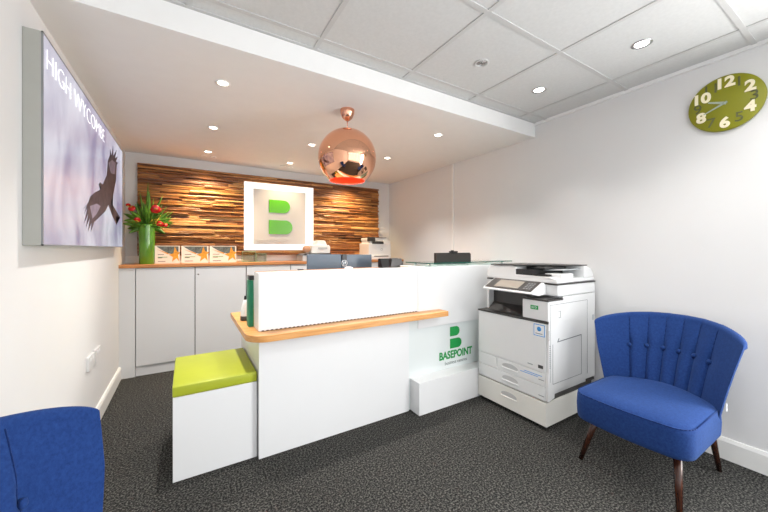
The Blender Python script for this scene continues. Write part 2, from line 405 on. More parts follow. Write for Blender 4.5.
# ------------------------------------------------------------------ wall screen
sx0, sx1, sy0, sy1, sz0, sz1 = XL, -.495, 1.825, 3.70, 1.262, 2.128
t = thing('wall_screen', 'large wall screen showing a flying bird and white lettering', 'display screen', (XL, (sy0+sy1)/2, sz0))
fr = MB().box(sx0, sx1-.004, sy0, sy1, sz0, sz1, bev=.003)
obj('casing', fr, 'casing', t)
obj('bezel', MB().box(sx1-.006, sx1, sy0, sy1, sz0, sz0+.006).box(sx1-.006, sx1, sy0, sy1, sz1-.006, sz1).box(sx1-.006, sx1, sy0, sy0+.006, sz0, sz1).box(sx1-.006, sx1, sy1-.008, sy1, sz0, sz1), 'seam', t)
scr = obj('display_panel', MB().box(sx1-.006, sx1-.001, sy0+.006, sy1-.008, sz0+.006, sz1-.006), 'screen', t)
bird = [(2.822, 1.643), (2.875, 1.658), (2.785, 1.674), (2.822, 1.694), (2.898, 1.691), (3.031, 1.782), (3.067, 1.893), (3.14, 1.95), (3.332, 1.985), (3.42, 1.948), (3.386, 1.806), (3.258, 1.659), (3.178, 1.609), (3.576, 1.52), (3.386, 1.515), (3.409, 1.446), (3.238, 1.502), (3.085, 1.571), (2.997, 1.521), (2.822, 1.475), (2.681, 1.422), (2.604, 1.429), (2.52, 1.467), (2.509, 1.511), (2.567, 1.564), (2.681, 1.605)]
feathers = [[(3.14, 1.933), (3.15, 2.008), (3.218, 1.956)], [(3.198, 1.955), (3.269, 2.064), (3.279, 1.97)], [(3.248, 1.963), (3.42, 2.068), (3.343, 1.974)],
 [(3.31, 1.966), (3.467, 2.024), (3.386, 1.963)], [(3.364, 1.958), (3.478, 1.972), (3.409, 1.939)], [(2.509, 1.521), (2.421, 1.439), (2.464, 1.468), (2.532, 1.502)],
 [(2.509, 1.499), (2.421, 1.386), (2.486, 1.43), (2.543, 1.476)], [(2.532, 1.479), (2.464, 1.366), (2.543, 1.425), (2.592, 1.462)], [(2.567, 1.46), (2.509, 1.345), (2.604, 1.414), (2.629, 1.45)],
 [(2.604, 1.448), (2.579, 1.348), (2.655, 1.411), (2.694, 1.439)], [(2.453, 1.486), (2.40, 1.47), (2.52, 1.515)]]
bb = MB()
for q, pl in enumerate([bird]+feathers):
    bf = bmesh.new(); f = bf.faces.new([bf.verts.new((sx1+.0002+q*.00002, y, z)) for y, z in pl])
    bmesh.ops.triangulate(bf, faces=[f]); bmesh.ops.recalc_face_normals(bf, faces=bf.faces[:]); bb._merge(bf, 'bird', False)
for pl in ([(3.085, 1.882), (3.228, 1.938), (3.364, 1.946), (3.332, 1.847), (3.178, 1.826)], [(2.555, 1.504), (2.728, 1.54), (2.837, 1.536), (2.728, 1.475), (2.616, 1.433)]):
    bf = bmesh.new(); f = bf.faces.new([bf.verts.new((sx1+.0008, y, z)) for y, z in pl]); bb._merge(bf, 'birdlight', False)
obj('bird_picture', bb, None, scr)
obj('lettering', MB().text('HIGH WYCOMBE', .128, (sx1+.001, 1.85, 2.03), (0, 1, 0), (0, 0, 1), ext=.0005, bold=-.004, align='LEFT', sx=1.12), 'pictext', scr)

# socket plates on the left wall
for k, (y0, y1) in enumerate(((2.765, 2.915), (2.955, 3.10))):
    t = thing('wall_socket', ('double wall socket, the nearer of the two on the screen wall', 'double wall socket, the farther of the two on the screen wall')[k], 'socket', (XL, (y0+y1)/2, .458), 'sockets on the screen wall')
    obj('face_plate', MB().box(XL, XL+.016, y0, y1, .455, .545, bev=.003), 'plate', t)
    for yy in (y0+.035, y1-.055): obj('switch', MB().box(XL+.014, XL+.019, yy, yy+.02, .512, .532, bev=.002), 'white', t)

# ------------------------------------------------------------------ wood cladding and sign
cx0, cx1, cz0, cz1 = -.45, 2.515, 1.172, 2.168
CY = YB-.03
sgx0, sgx1, sgz0, sgz1 = .598, 1.468, 1.232, 2.075
t = thing('wood_cladding', 'wall cladding of rough stacked brown timber strips on the back wall', 'wall cladding', ((cx0+cx1)/2, YB, cz0))
obj('backing', MB().box(cx0+.005, cx1-.005, CY+.002, YB-.001, cz0+.002, cz1-.006), 'clad_back', t)
st = MB()
def strip(x0, x1, z0, z1, d):
    a, b_ = random.uniform(-.003, .003), random.uniform(-.003, .003)
    yb = CY+.004; n = max(2, int((x1-x0)/.09)); rr = []
    for k in range(n+1):
        x = x0+(x1-x0)*k/n; w = random.uniform(-.0025, .0025); dd = d+a*k/n+random.uniform(-.004, .004); e = random.uniform(-.0015, .0015)
        rr.append([(x, yb, z0), (x, CY-dd, z0+.001+w*.5), (x, CY-dd-.002, (z0+z1)/2+w), (x, CY-dd+.002, z1-.001+e), (x, yb, z1)])
    st.rings(rr, None, True, False)
z = cz0
while z < cz1-.006:
    h = random.choice((.012, .016, .022, .028, .034)); h = min(h, cz1-z)
    x = cx0
    while x < cx1-.01:
        l = random.uniform(.18, .75); x1 = min(cx1+random.uniform(-.004, .003), x+l)
        if cx1-x1 < .1: x1 = cx1
        d = random.choice((.0, .006, .012, .018, .026, .034))
        if z+h > sgz0 and z < sgz1:
            for (a, b_) in ((x, min(x1, sgx0)), (max(x, sgx1), x1)):
                if b_-a > .01: strip(a, b_, z, z+h-.0015, d)
        else: strip(x, x1, z, z+h-.0015, d)
        x = x1
    z += h
obj('timber_strips', st, 'clad', t)

t = thing('illuminated_sign', 'backlit white square sign with a green split letter on the wood cladding', 'sign', ((sgx0+sgx1)/2, CY, sgz0))
obj('light_box', MB().box(sgx0, sgx1, CY-.045, CY, sgz0, sgz1, bev=.002), 'halo', t)
Y0 = CY-.095
obj('front_board', MB().box(.695, 1.345, Y0, Y0+.02, 1.305, 1.990, bev=.001), 'board', t)
for x in (.74, 1.30):
    for z in (1.35, 1.945): obj('standoff', MB().tube((x, Y0+.02, z), (x, CY-.044, z), .008), 'chrome', t)
def dshape(x0, x1, z0, z1, y, n=14):
    h = (z1-z0)/2; zc = (z0+z1)/2; rx = min(h*1.0, (x1-x0)*.6)
    return [(x0, y, z1), (x0, y, z0)]+[(x1-rx+rx*math.sin(a), y, zc-h*math.cos(a)) for a in [PI*k/n for k in range(n+1)]]
obj('letter_mark', MB().prism(dshape(.875, 1.137, 1.703, 1.866, Y0-.012), (0, .012, 0)).prism(dshape(.875, 1.168, 1.433, 1.611, Y0-.012), (0, .012, 0)), 'signgreen', t)
obj('lettering', MB().text('BASEPOINT', .060, (.925, Y0-.003, 1.345), (1, 0, 0), (0, 0, 1), ext=.003, sx=1.0, gap=1.35), 'signletter', t)

# ------------------------------------------------------------------ back cupboards and worktop
CF = 3.94; WT0, WT1 = 1.062, 1.092
obj('back_worktop', MB().box(XL, XR, CF-.02, YB, WT0, WT1, bev=.002), 'oak_back', label='long oak worktop on the white cupboards along the back wall', cat='worktop')
obj('upstand', MB().box(XL, XR, YB-.014, YB, WT1, cz0, bev=.002), 'skirt', label='low white upstand between worktop and wood cladding', cat='upstand')
obj('filler_panel', MB().box(XL, -.431, CF, CF+.30, .0, WT0-.001), 'cupboard', label='narrow white filler panel between the left wall and the first cupboard', cat='panel')
def cupboard(x0, label):
    w = 1.003
    t = thing('storage_cupboard', label, 'cupboard', (x0, CF, 0), 'white cupboards along the back wall')
    obj('carcass', MB().box(x0, x0+w-.003, CF+.02, YB-.02, .095, WT0-.001), 'dark', t)
    obj('plinth', MB().box(x0, x0+w-.003, CF+.015, CF+.035, 0, .095), 'cupboard', t)
    for k in (0, 1):
        d = obj('door', MB().box(x0+k*.5015+.003, x0+k*.5015+.4965, CF, CF+.018, .10, WT0-.006, bev=.001), 'cupboard', t)
        if k: obj('lock', MB().lathe([(.0001, -.004), (.008, -.004), (.009, 0), (.009, .001)], (x0+.53, CF, 1.0-.02), axis='Y', n=16), 'chrome', d)
    return t
c0 = cupboard(-.428, 'white double-door cupboard under the green vase and brochures')
dup(c0, (.577, CF, 0), label='white double-door cupboard behind the desk, under the lit sign')
dup(c0, (1.582, CF, 0), label='white double-door cupboard behind the desk, under the small office printer')

# ------------------------------------------------------------------ vase and flowers
vx, vy = -.353, 4.12
t = thing('flower_vase', 'tall glossy green cylindrical vase on the oak worktop', 'vase', (vx, vy, WT1))
obj('vase_body', MB().lathe([(.0001, .001), (.060, 0), (.066, .006), (.069, .2), (.071, .39), (.073, .404), (.068, .408), (.064, .400), (.062, .1), (.0001, .05)], (vx, vy, WT1), n=40), 'vase', t)
obj('rim', MB().lathe([(.072, .398), (.075, .404), (.072, .411), (.066, .408), (.066, .398)], (vx, vy, WT1), n=40), 'vase', t)
fl = thing('flower_arrangement', 'bouquet of red flowers and spiky green leaves standing in the green vase', 'flowers', (vx, vy, WT1+.41))
fm = MB()
def blade(p0, p1, w, sag=.0, twist=0, mb=fm, n=8, m=None):
    p0, p1 = Vector(p0), Vector(p1); d = p1-p0; L_ = d.length
    side = d.cross(Vector((math.sin(twist), math.cos(twist), .05))).normalized()
    rr = []
    for k in range(n+1):
        s_ = k/n; p = p0+d*s_+Vector((0, 0, -sag*s_*s_*L_ + sag*s_*L_*.6))
        ww = max(.0006, w*math.sin(PI*min(1, (s_*.92+.08)))**.8)
        nn = side.cross(d).normalized()
        rr.append([p-side*ww, p+nn*ww*.25+nn*.0008, p+side*ww, p+nn*ww*.25-nn*.0008])
    mb.rings(rr, m, True, True)
vt = WT1+.40
for (x, z, dy, w) in ((-.345, 1.95, .02, .012), (-.42, 1.84, .05, .012), (-.405, 1.80, .0, .013), (-.215, 1.80, -.02, .015), (-.225, 1.74, .06, .012), (-.12, 1.66, .0, .012), (-.30, 1.79, .06, .010), (-.38, 1.74, -.06, .018), (-.33, 1.84, -.05, .018), (-.44, 1.74, .02, .018), (-.26, 1.70, -.06, .018), (-.16, 1.56, -.04, .02), (-.14, 1.60, .02, .016), (-.50, 1.60, .0, .02)):
    blade((vx+random.uniform(-.03, .03), vy, vt-.08), (x, vy+dy, z), w, sag=random.uniform(-.1, .1), twist=random.uniform(-.5, .5))
for k in range(70):
    a = random.uniform(0, 2*PI); e = random.uniform(-.15, 1.25); l = random.uniform(.11, .27)
    p0 = Vector((vx+.03*math.cos(a), vy+.03*math.sin(a), vt+random.uniform(-.03, .05)))
    d = Vector((math.cos(a)*math.cos(e), math.sin(a)*math.cos(e)*.7, math.sin(e)))
    p1 = p0+d*l; p1.x = max(p1.x, XL+.015); p1.y = min(p1.y, 4.225)
    blade(p0, p1, random.uniform(.010, .024), sag=random.uniform(0, .4), twist=random.uniform(-1, 1))
for x, z in ((-.50, 1.42), (-.49, 1.55), (-.18, 1.50), (-.14, 1.53), (-.19, 1.42), (-.50, 1.66)):
    blade((vx, vy-.01, vt), (x, vy-.03, z), .026, sag=.25, twist=.3)
obj('foliage', fm, 'leaf', fl)
def flower(x, y, z, s, ry):
    rr = []; m_ = Euler((ry, .4, ry*.7)).to_matrix()
    b = MB(); ring = []
    for k in range(24):
        a = 2*PI*k/24; r = s*(1-.35*abs(math.cos(a/2-PI/2))**6+.15*math.cos(a))
        ring.append((r, a))
    rings = []
    for q in (0.05, .35, .7, 1):
        rings.append([Vector((x, y, z))+m_@Vector((r*q*math.cos(a), -.012*(1-q*q)+.006, r*q*math.sin(a)*.85)) for r, a in ring])
    back = [[p+m_@Vector((0, .0015, 0)) for p in r] for r in rings[::-1]]
    b.rings(rings+back, None, True, True)
    o = obj('flower_head', b, 'red', fl)
    obj('spadix', MB().tube(Vector((x, y, z))+m_@Vector((0, -.008, 0)), Vector((x, y, z))+m_@Vector((s*.5, -.03, s*.25)), .005, .003, n=8), 'yellow', o)
    obj('stem', MB().tube((x, y+.006, z), (vx+(x-vx)*.25, vy, vt-.06), .003, n=8), 'leaf', fl)
flower(-.285, 3.99, 1.655, .052, .3); flower(-.475, 4.01, 1.655, .036, -.4); flower(-.43, 4.0, 1.535, .036, .7)
flower(-.245, 3.99, 1.505, .036, .2); flower(-.20, 4.02, 1.50, .028, -.5); flower(-.50, 4.03, 1.68, .024, .9)
by = MB()
for k in range(26):
    p = (vx+.06+random.uniform(-.06, .06), vy-.05+random.uniform(-.03, .03), 1.56+random.uniform(-.05, .06))
    by.lathe([(.0001, -.007), (.006, -.003), (.006, .003), (.0001, .007)], p, n=8)
    by.tube(p, (vx, vy, vt), .001, n=4)
obj('small_blossoms', by, 'yellow', fl)

# ------------------------------------------------------------------ brochures
def brochure(x0, x1, y, label):
    t = thing('brochure', label, 'brochure', ((x0+x1)/2, y, WT1), 'brochures standing on the oak worktop')
    z0 = WT1+.001; z1 = z0+.188; w = x1-x0
    obj('cover', MB().box(x0, x1, y, y+.012, z0, z1, bev=.0008), 'card', t)
    p = MB()
    yy = y-.0008
    def poly(pts, m, e=.0006):
        p.prism([(x0+u*w, yy-e, z0+v*.188) for u, v in pts], (0, e+.0004, 0), m)
    poly([(.06, .97), (.95, .97), (.95, .62), (.78, .50), (.52, .58), (.30, .74)], 'photo')
    poly([(.08, .80), (.50, .60), (.55, .55), (.52, .52)], 'ybrown', .001)
    poly([(.80, .97), (.88, .68), (1, .63), (1, .58), (.93, .48), (.97, .12), (.86, .30), (.68, .10), (.72, .36), (.55, .50), (.74, .58)], 'ybrown', .0012)
    for k, (u0, u1, v) in enumerate(((.12, .36, .52), (.12, .50, .38), (.12, .30, .34), (.12, .42, .14))):
        poly([(u0, v), (u1, v), (u1, v-.03), (u0, v-.03)], 'textdark' if k != 1 else 'green')
    obj('printed_design', p, None, t)
brochure(-.286, -.066, 4.10, 'white brochure with amber star print, the one beside the green vase')
brochure(-.052, .205, 4.10, 'white brochure with amber star print, in the middle of the three')
brochure(.216, .490, 4.10, 'white brochure with amber star print, the one beside the glass boxes')

# glass boxes
def glassbox(x0, x1, y0, y1, h, label):
    t = thing('glass_box', label, 'glass box', ((x0+x1)/2, y0, WT1), 'glass boxes beside the brochures')
    z0 = WT1+.001; z1 = z0+h; w = .004
    b = MB().box(x0, x1, y0, y1, z0, z0+w)
    b.box(x0, x0+w, y0, y1, z0+w, z1).box(x1-w, x1, y0, y1, z0+w, z1).box(x0+w, x1-w, y0, y0+w, z0+w, z1).box(x0+w, x1-w, y1-w, y1, z0+w, z1)
    obj('glass_wall', b, 'clear', t)
    rim = MB().box(x0-.001, x1+.001, y0-.001, y0+.003, z1-.003, z1+.002).box(x0-.001, x1+.001, y0-.001, y0+.003, z0, z0+.005)
    rim.box(x0-.0015, x0+.002, y0-.0015, y0+.003, z0, z1).box(x1-.002, x1+.0015, y0-.0015, y0+.003, z0, z1)
    obj('green_edge', rim, 'leafedge', t)
M['leafedge'] = plain('glass_green_edge', srgb(150, 182, 142), 0.3, var=.05)
glassbox(.555, .70, 4.08, 4.2, .125, 'clear glass box beside the brochures, the larger with brown filling on top')
glassbox(.706, .82, 4.08, 4.2, .095, 'clear glass box next to the larger one, lower, under the lit sign')
pb = MB()
for k in range(70):
    x, y, z = random.uniform(.565, .69), random.uniform(4.09, 4.19), WT1+.085+random.uniform(0, .03)
    pb.box(x-.007, x+.007, y-.006, y+.006, z-.003, z+.003, mat=None)
o = obj('brown_filling', pb, 'potpourri', kind='stuff', label='brown dried filling lying in the larger glass box', cat='dried petals')

# ------------------------------------------------------------------ reception desk
DY = 2.016; XE = 2.72
t = thing('reception_desk', 'long white reception desk with an oak ledge and raised counter', 'reception desk', (.364, DY, 0))
bp_ = MB().box(.364, 1.459, DY, DY+.03, .0, .714, bev=.001)
obj('front_panel', bp_, 'white', t)
obj('end_panel', MB().box(.364, .394, DY+.031, 2.74, 0, .714, bev=.001), 'white', t)
obj('recessed_panel', MB().box(1.4595, XE-.02, DY+.014, DY+.034, 0, .66).box(1.4595, 1.5455, DY+.004, DY+.03, .61, .717), 'logo_panel', t)
obj('lower_plinth', MB().box(1.479, XE-.02, 1.912, DY+.013, 0, .243, bev=.001), 'white', t)
ub = MB().box(.364, 1.5445, DY, DY+.15, .7585, 1.104, bev=.0015)
obj('raised_screen', ub, 'white', t)
M['edging'] = plain('edge_strip', (0.80, 0.80, 0.78), 0.35, var=.01)
obj('edge_strip', MB().box(.3615, .3636, DY-.002, DY+.15, .7585, 1.1045).box(.3636, .376, DY-.0025, DY-.0005, .7585, 1.1045), 'edging', t)
obj('top_edge', MB().box(.366, 1.544, DY+.12, DY+.151, 1.1043, 1.1065), 'oak_back', t)
obj('raised_box', MB().box(1.547, XE-.001, DY-.001, DY+.30, .62, 1.104, bev=.0015), 'white', t)
# oak worktop with a rounded corner and front ledge
lx0, ly0, lxe = .287, 1.905, 1.764
r = .12
out = [(lx0+r-r*math.sin(a), ly0+r-r*math.cos(a)) for a in [PI/2*k/10 for k in range(11)]]
pts = out+[(lx0, 2.74), (XE-.002, 2.74), (XE-.002, DY+.31), (1.546, DY+.31), (1.546, DY-.0015), (lxe, DY-.0015), (lxe, ly0)]
obj('oak_ledge', MB().prism([(x, y, .718) for x, y in pts], (0, 0, .038), bev=.002), 'oak', t)
# shadow gap spacers under raised screen
sp = MB()
for k in range(44):
    x = .38+k*.0265; sp.box(x, x+.013, DY-.0012, DY+.01, .757, .7625)
obj('spacer_strip', sp, 'dark', t)
# logo
YL = DY+.0135
lg = MB().prism(dshape(1.895, 2.005, .508, .588, YL-.001), (0, .0012, 0)).prism(dshape(1.895, 2.028, .405, .487, YL-.001), (0, .0012, 0))
lg.text('BASEPOINT', .088, (1.965, YL-.0006, .352), (1, 0, 0), (0, 0, 1), ext=.0006, bold=.003, sx=.84)
obj('letter_mark', lg, 'green', t)
obj('small_lettering', MB().text('business centres', .042, (1.965, YL-.0006, .288), (1, 0, 0), (0, 0, 1), ext=.0005, sx=.92), 'greytext', t)

# glass shelf on standoffs
gt_ = thing('glass_shelf', 'clear green-edged glass shelf raised above the white reception counter', 'glass shelf', (2.1, 2.1, 1.105))
gp = [(1.61, 2.02), (2.71, 2.02), (2.71, 2.34), (1.61, 2.34)]
obj('glass_sheet', MB().box(1.66, 2.71, 2.035, 2.34, 1.126, 1.134), 'glass', gt_)
obj('glass_edge', MB().box(1.66, 2.71, 2.032, 2.0348, 1.126, 1.134).box(1.657, 1.6598, 2.032, 2.34, 1.126, 1.134), 'glassedge', gt_)
for x in (1.72, 2.15, 2.62):
    for y in (2.08, 2.28): obj('standoff', MB().lathe([(.0001, 0), (.010, 0), (.010, .0205), (.0001, .0205)], (x, y, 1.105), n=16), 'chrome', gt_)

# bench
t = thing('bench_seat', 'low white box bench with a lime green cushion beside the desk', 'bench', (.148, 2.05, 0))
obj('box_base', MB().box(-.065, .358, 2.052, 2.60, 0, .452, bev=.0015).box(.340, .3585, 2.0508, 2.056, .002, .452), 'white', t)
obj('cushion', MB().box(-.067, .3585, 2.048, 2.605, .453, .512, bev=.008, seg=3, smooth=True), 'lime', t)

# ------------------------------------------------------------------ things on and behind the desk
DT = .756
t = thing('desk_monitor', 'blue-grey back of a computer monitor with round silver logo behind the white counter', 'monitor', (1.02, 2.42, DT))
obj('screen_housing', MB().box(.752, 1.020, 2.30, 2.325, .86, 1.208, 'bluegrey', bev=.004).box(1.0215, 1.290, 2.30, 2.325, .86, 1.203, 'bluegrey', bev=.004).box(.76, 1.28, 2.325, 2.331, .865, 1.195, 'black'), None, t)
obj('rear_clip', MB().box(1.022, 1.062, 2.288, 2.302, 1.165, 1.207, bev=.003), 'black', t)
lg = MB().lathe([(.021, -.003), (.025, -.003), (.025, .0), (.021, .0), (.021, -.003)], (1.045, 2.2995, 1.138), axis='Y', n=28)
for dx, z0, z1 in ((-.007, 1.124, 1.150), (.006, 1.127, 1.154)): lg.prism([(1.045+dx-.004, 2.2995, z0), (1.045+dx-.001, 2.2995, z0), (1.045+dx+.006, 2.2995, z1), (1.045+dx+.003, 2.2995, z1)], (0, -.003, 0))
obj('round_logo', lg, 'silver', t)
obj('stand', MB().box(.99, 1.05, 2.335, 2.36, DT+.01, 1.0, bev=.004).box(.90, 1.14, 2.30, 2.50, DT, DT+.012, bev=.004), 'black', t)

t = thing('desk_monitor', 'black slim monitor with a small camera on top behind the glass shelf', 'monitor', (2.2, 2.55, DT))
obj('screen_housing', MB().box(2.075, 2.545, 2.42, 2.45, .90, 1.2085, 'black', bev=.003).box(2.075, 2.545, 2.41, 2.421, 1.10, 1.2, 'dark', bev=.002), None, t)
obj('web_camera', MB().box(2.27, 2.37, 2.42, 2.45, 1.209, 1.226, bev=.005).box(2.29, 2.32, 2.425, 2.445, 1.226, 1.234, bev=.003), 'black', t)
obj('stand', MB().box(2.29, 2.34, 2.455, 2.48, DT+.01, 1.1, bev=.004).box(2.19, 2.44, 2.42, 2.62, DT, DT+.012, bev=.004), 'black', t)

# phone stand on counter
t = thing('desk_phone', 'small black desk phone standing on the white counter right of the monitor', 'phone', (1.36, 2.12, 1.1066))
zc = 1.1066
obj('base', MB().prism([(1.262, 2.085, zc), (1.262, 2.155, zc), (1.262, 2.150, zc+.066), (1.262, 2.120, zc+.070)], (.165, 0, 0), bev=.002), 'black', t)
obj('handset', MB().prism([(1.335, 2.083, zc+.004), (1.345, 2.083, zc+.066), (1.435, 2.083, zc+.068), (1.452, 2.083, zc+.020), (1.40, 2.083, zc+.012), (1.385, 2.083, zc)], (0, .028, 0), bev=.002), 'dark', t)
obj('computer_mouse', MB().lathe([(.0001, .016), (.014, .015), (.028, .010), (.032, .002), (.031, 0), (.0001, 0)], (.988, 2.10, zc), n=24), 'white', label='small white rounded object on the counter in front of the blue-grey monitor', cat='desk accessory')
obj('pen', MB().tube((.62, 2.10, zc+.005), (.66, 2.105, zc+.005), .0045, .003, n=10), 'black', label='short black pen lying on top of the white counter', cat='pen')

t = thing('green_container', 'tall slim green container with a black cap on the oak ledge', 'container', (.335, 2.14, DT+.001))
obj('body', MB().rings([[(.347+sx*w+ (0 if z < .3 else .004), 2.215+sy*.045, DT+.001+z) for sx, sy in ((-1, -.7), (-.7, -1), (.7, -1), (1, -.7), (1, .7), (.7, 1), (-.7, 1), (-1, .7))] for z, w in ((0, .017), (.15, .017), (.293, .015))], None, True, False), 'binder', t)
obj('cap', MB().box(.335, .366, 2.175, 2.255, DT+.295, DT+.323, bev=.003), 'black', t)
t = thing('hand_scanner', 'white cone-shaped desk device with a black base on the oak ledge', 'desk device', (.322, 2.40, DT+.001))
c = (.343, 2.40, DT+.001)
obj('base', MB().lathe([(.0001, 0), (.029, 0), (.031, .004), (.031, .026), (.029, .03), (.0001, .03)], c, n=24), 'dark', t)
obj('body', MB().lathe([(.030, .031), (.030, .05), (.026, .08), (.018, .115), (.010, .14), (.0001, .143)], c, n=24), 'white', t)
obj('tip', MB().lathe([(.009, .141), (.006, .165), (.003, .168), (.0001, .168)], c, n=12), 'black', t)

# franking machine on a tray stack
t = thing('paper_tray', 'grey paper tray with a black lid beside the lit sign on the worktop', 'tray', (1.42, 4.0, WT1))
obj('lower_tray', MB().box(1.235, 1.60, 3.97, 4.22, WT1+.001, WT1+.075, bev=.004), 'mfp_grey', t)
obj('lid', MB().prism([(1.225, 3.965, WT1+.0765), (1.61, 3.965, WT1+.0765), (1.61, 3.965, WT1+.098), (1.27, 3.965, WT1+.098)], (0, .26, 0), bev=.002), 'black', t)
t = thing('label_machine', 'white desktop mailing machine with a tan roll, on the grey tray', 'office machine', (1.46, 4.0, WT1+.0985))
z0 = WT1+.0985
obj('body', MB().prism([(1.345, 3.97, z0), (1.60, 3.97, z0), (1.605, 3.97, z0+.085), (1.585, 3.97, z0+.105), (1.41, 3.97, z0+.112), (1.36, 3.97, z0+.10)], (0, .22, 0), bev=.006), 'mfp', t)
obj('top_cover', MB().prism([(1.415, 3.985, z0+.108), (1.565, 3.985, z0+.106), (1.54, 3.985, z0+.160), (1.52, 3.985, z0+.168), (1.45, 3.985, z0+.168), (1.43, 3.985, z0+.160)], (0, .16, 0), bev=.006), 'white', t)
obj('slot', MB().box(1.44, 1.56, 3.962, 3.972, z0+.055, z0+.080, bev=.002), 'mfp_grey', t)
obj('paper_roll', MB().lathe([(.0001, -.03), (.042, -.03), (.044, -.027), (.044, .027), (.042, .03), (.0001, .03)], (1.300, 4.02, z0+.055), axis='Y', n=28), 'tan', t)

t = thing('office_printer', 'small white laser printer at the right end of the back worktop', 'printer', (2.37, 3.97, WT1))
z0 = WT1+.001
obj('body', MB().box(2.18, 2.545, 3.97, 4.265, z0, z0+.235, bev=.008, seg=3), 'mfp', t)
obj('paper_drawer', MB().box(2.20, 2.54, 3.962, 3.972, z0+.006, z0+.065, bev=.003), 'mfp', t)
obj('drawer_gap', MB().box(2.26, 2.50, 3.9605, 3.963, z0+.045, z0+.056), 'dark', t)
obj('output_slot', MB().box(2.235, 2.42, 3.962, 3.975, z0+.225, z0+.262, bev=.004).box(2.195, 2.285, 3.968, 4.05, z0+.262, z0+.325, bev=.004), 'dark', t)
obj('scanner_lid', MB().box(2.198, 2.50, 3.99, 4.25, z0+.27, z0+.312, bev=.008, seg=3).box(2.43, 2.545, 3.975, 4.25, z0+.236, z0+.272, bev=.004).box(2.21, 2.43, 4.0, 4.25, z0+.236, z0+.272), 'mfp', t)
obj('control_strip', MB().box(2.32, 2.48, 3.985, 4.02, z0+.3125, z0+.319, bev=.002), 'dark', t)
obj('round_logo', MB().lathe([(.014, -.001), (.017, -.001), (.017, 0), (.014, 0), (.014, -.001)], (2.39, 3.9695, z0+.145), axis='Y', n=20), 'seam', t)

# ------------------------------------------------------------------ multifunction copier
FX, SY, BX, BY = 2.095, 1.284, 2.715, 1.899
t = thing('photocopier', 'large white floor-standing photocopier between the desk and the blue chair', 'photocopier', (2.4, 1.59, 0))
obj('cabinet', MB().box(FX+.006, BX, 1.300, BY+.008, .022, .190, 'mfp_warm', bev=.004).box(FX+.06, BX, 1.31, BY, .190, .235, 'dark'), None, t)
for x in (FX+.045, BX-.06):
    for y in (1.33, BY-.04):
        obj('caster', MB().lathe([(.0001, -.010), (.018, -.010), (.020, -.007), (.020, .007), (.018, .010), (.0001, .010)], (x, y, .0205), axis='Y', n=18).box(x-.018, x+.018, y-.014, y+.014, .018, .024), 'black', t)
bd = MB()
bd.box(FX+.008, BX, SY+.012, BY, .235, .740, bev=.003)
bd.prism([(FX+.008, SY+.001, .205), (FX+.075, SY+.001, .215), (FX+.080, SY+.001, .262), (BX, SY+.001, .262), (BX, SY+.001, .90), (FX+.008, SY+.001, .90)], (0, .02, 0), bev=.002)
bd.box(2.27, BX, SY, BY, .735, .914, bev=.003)
obj('body', bd, 'mfp', t)
# drawers
def handle(parent, y, z, mt):
    obj('handle', MB().box(FX-.008, FX+.001, y-.072, y+.072, z-.020, z-.006, bev=.005, seg=3).box(FX-.003, FX+.001, y-.062, y+.062, z-.008, z+.024, 'x' if False else None), mt, parent)
def drawer(y0, y1, z0, z1, mt='mfp', hy=None, hz=None):
    o = obj('paper_drawer', MB().box(FX, FX+.012, y0, y1, z0, z1, bev=.003), mt, t)
    if hy:
        b = MB().box(FX-.006, FX+.003, hy-.072, hy+.072, hz-.022, hz-.008, mt, bev=.004, seg=3)
        rg = [(FX-.0005, hy+.070*math.cos(a)*(1 if True else 0), hz+.004+.024*math.sin(a)) for a in [2*PI*k/24 for k in range(24)]]
        b.prism(rg, (.001, 0, 0), 'handle_shade')  # flat grey oval painted as the shade behind the handle
        obj('handle', b, None, o)
    return o
M['handle_shade'] = plain('handle_painted_shade', (.50, .51, .51), .5, var=.02)
drawer(1.712, BY, .301, .391); drawer(1.304, 1.709, .301, .391, hy=1.59, hz=.345)
drawer(1.304, BY, .200, .298, hy=1.59, hz=.25)
drawer(1.300, BY+.004, .026, .190, 'mfp_warm', hy=1.60, hz=.125)
obj('corner_post', MB().box(FX+.001, FX+.02, SY, 1.302, .205, .395, bev=.002), 'mfp', t)
fd = obj('front_door', MB().box(FX, FX+.015, SY+.018, BY, .396, .732, bev=.004), 'mfp', t)
obj('sticker', MB().box(FX-.0012, FX+.001, 1.308, 1.392, .640, .722, 'sticker').box(FX-.0018, FX+.001, 1.313, 1.387, .645, .717, 'white').lathe([(.0001, -.0024), (.016, -.0024), (.016, 0), (.0001, 0)], (FX, 1.35, .690), 'sticker', axis='X', n=18)
    .box(FX-.0024, FX, 1.325, 1.378, .655, .660, 'greytext'), None, fd)
obj('badge', MB().box(FX-.002, FX+.001, 1.322, 1.358, .418, .440, 'dark').box(FX-.001, FX+.001, 1.40, 1.44, .424, .430, 'greytext'), None, fd)
obj('ink_badge', MB().lathe([(.0001, 0), (.055, 0), (.056, 0), (.056, .001)], (FX-.0005, 1.40, .366), 'greytext', axis='X', n=4) if False else MB().box(FX-.001, FX+.001, 1.36, 1.50, .352, .356, 'sticker').box(FX-.001, FX+.001, 1.33, 1.47, .364, .368, 'sticker').box(FX-.0015, FX+.001, 1.315, 1.355, .338, .342, 'seam').box(FX-.0015, FX+.001, 1.315, 1.355, .228, .232, 'seam'), None, t)
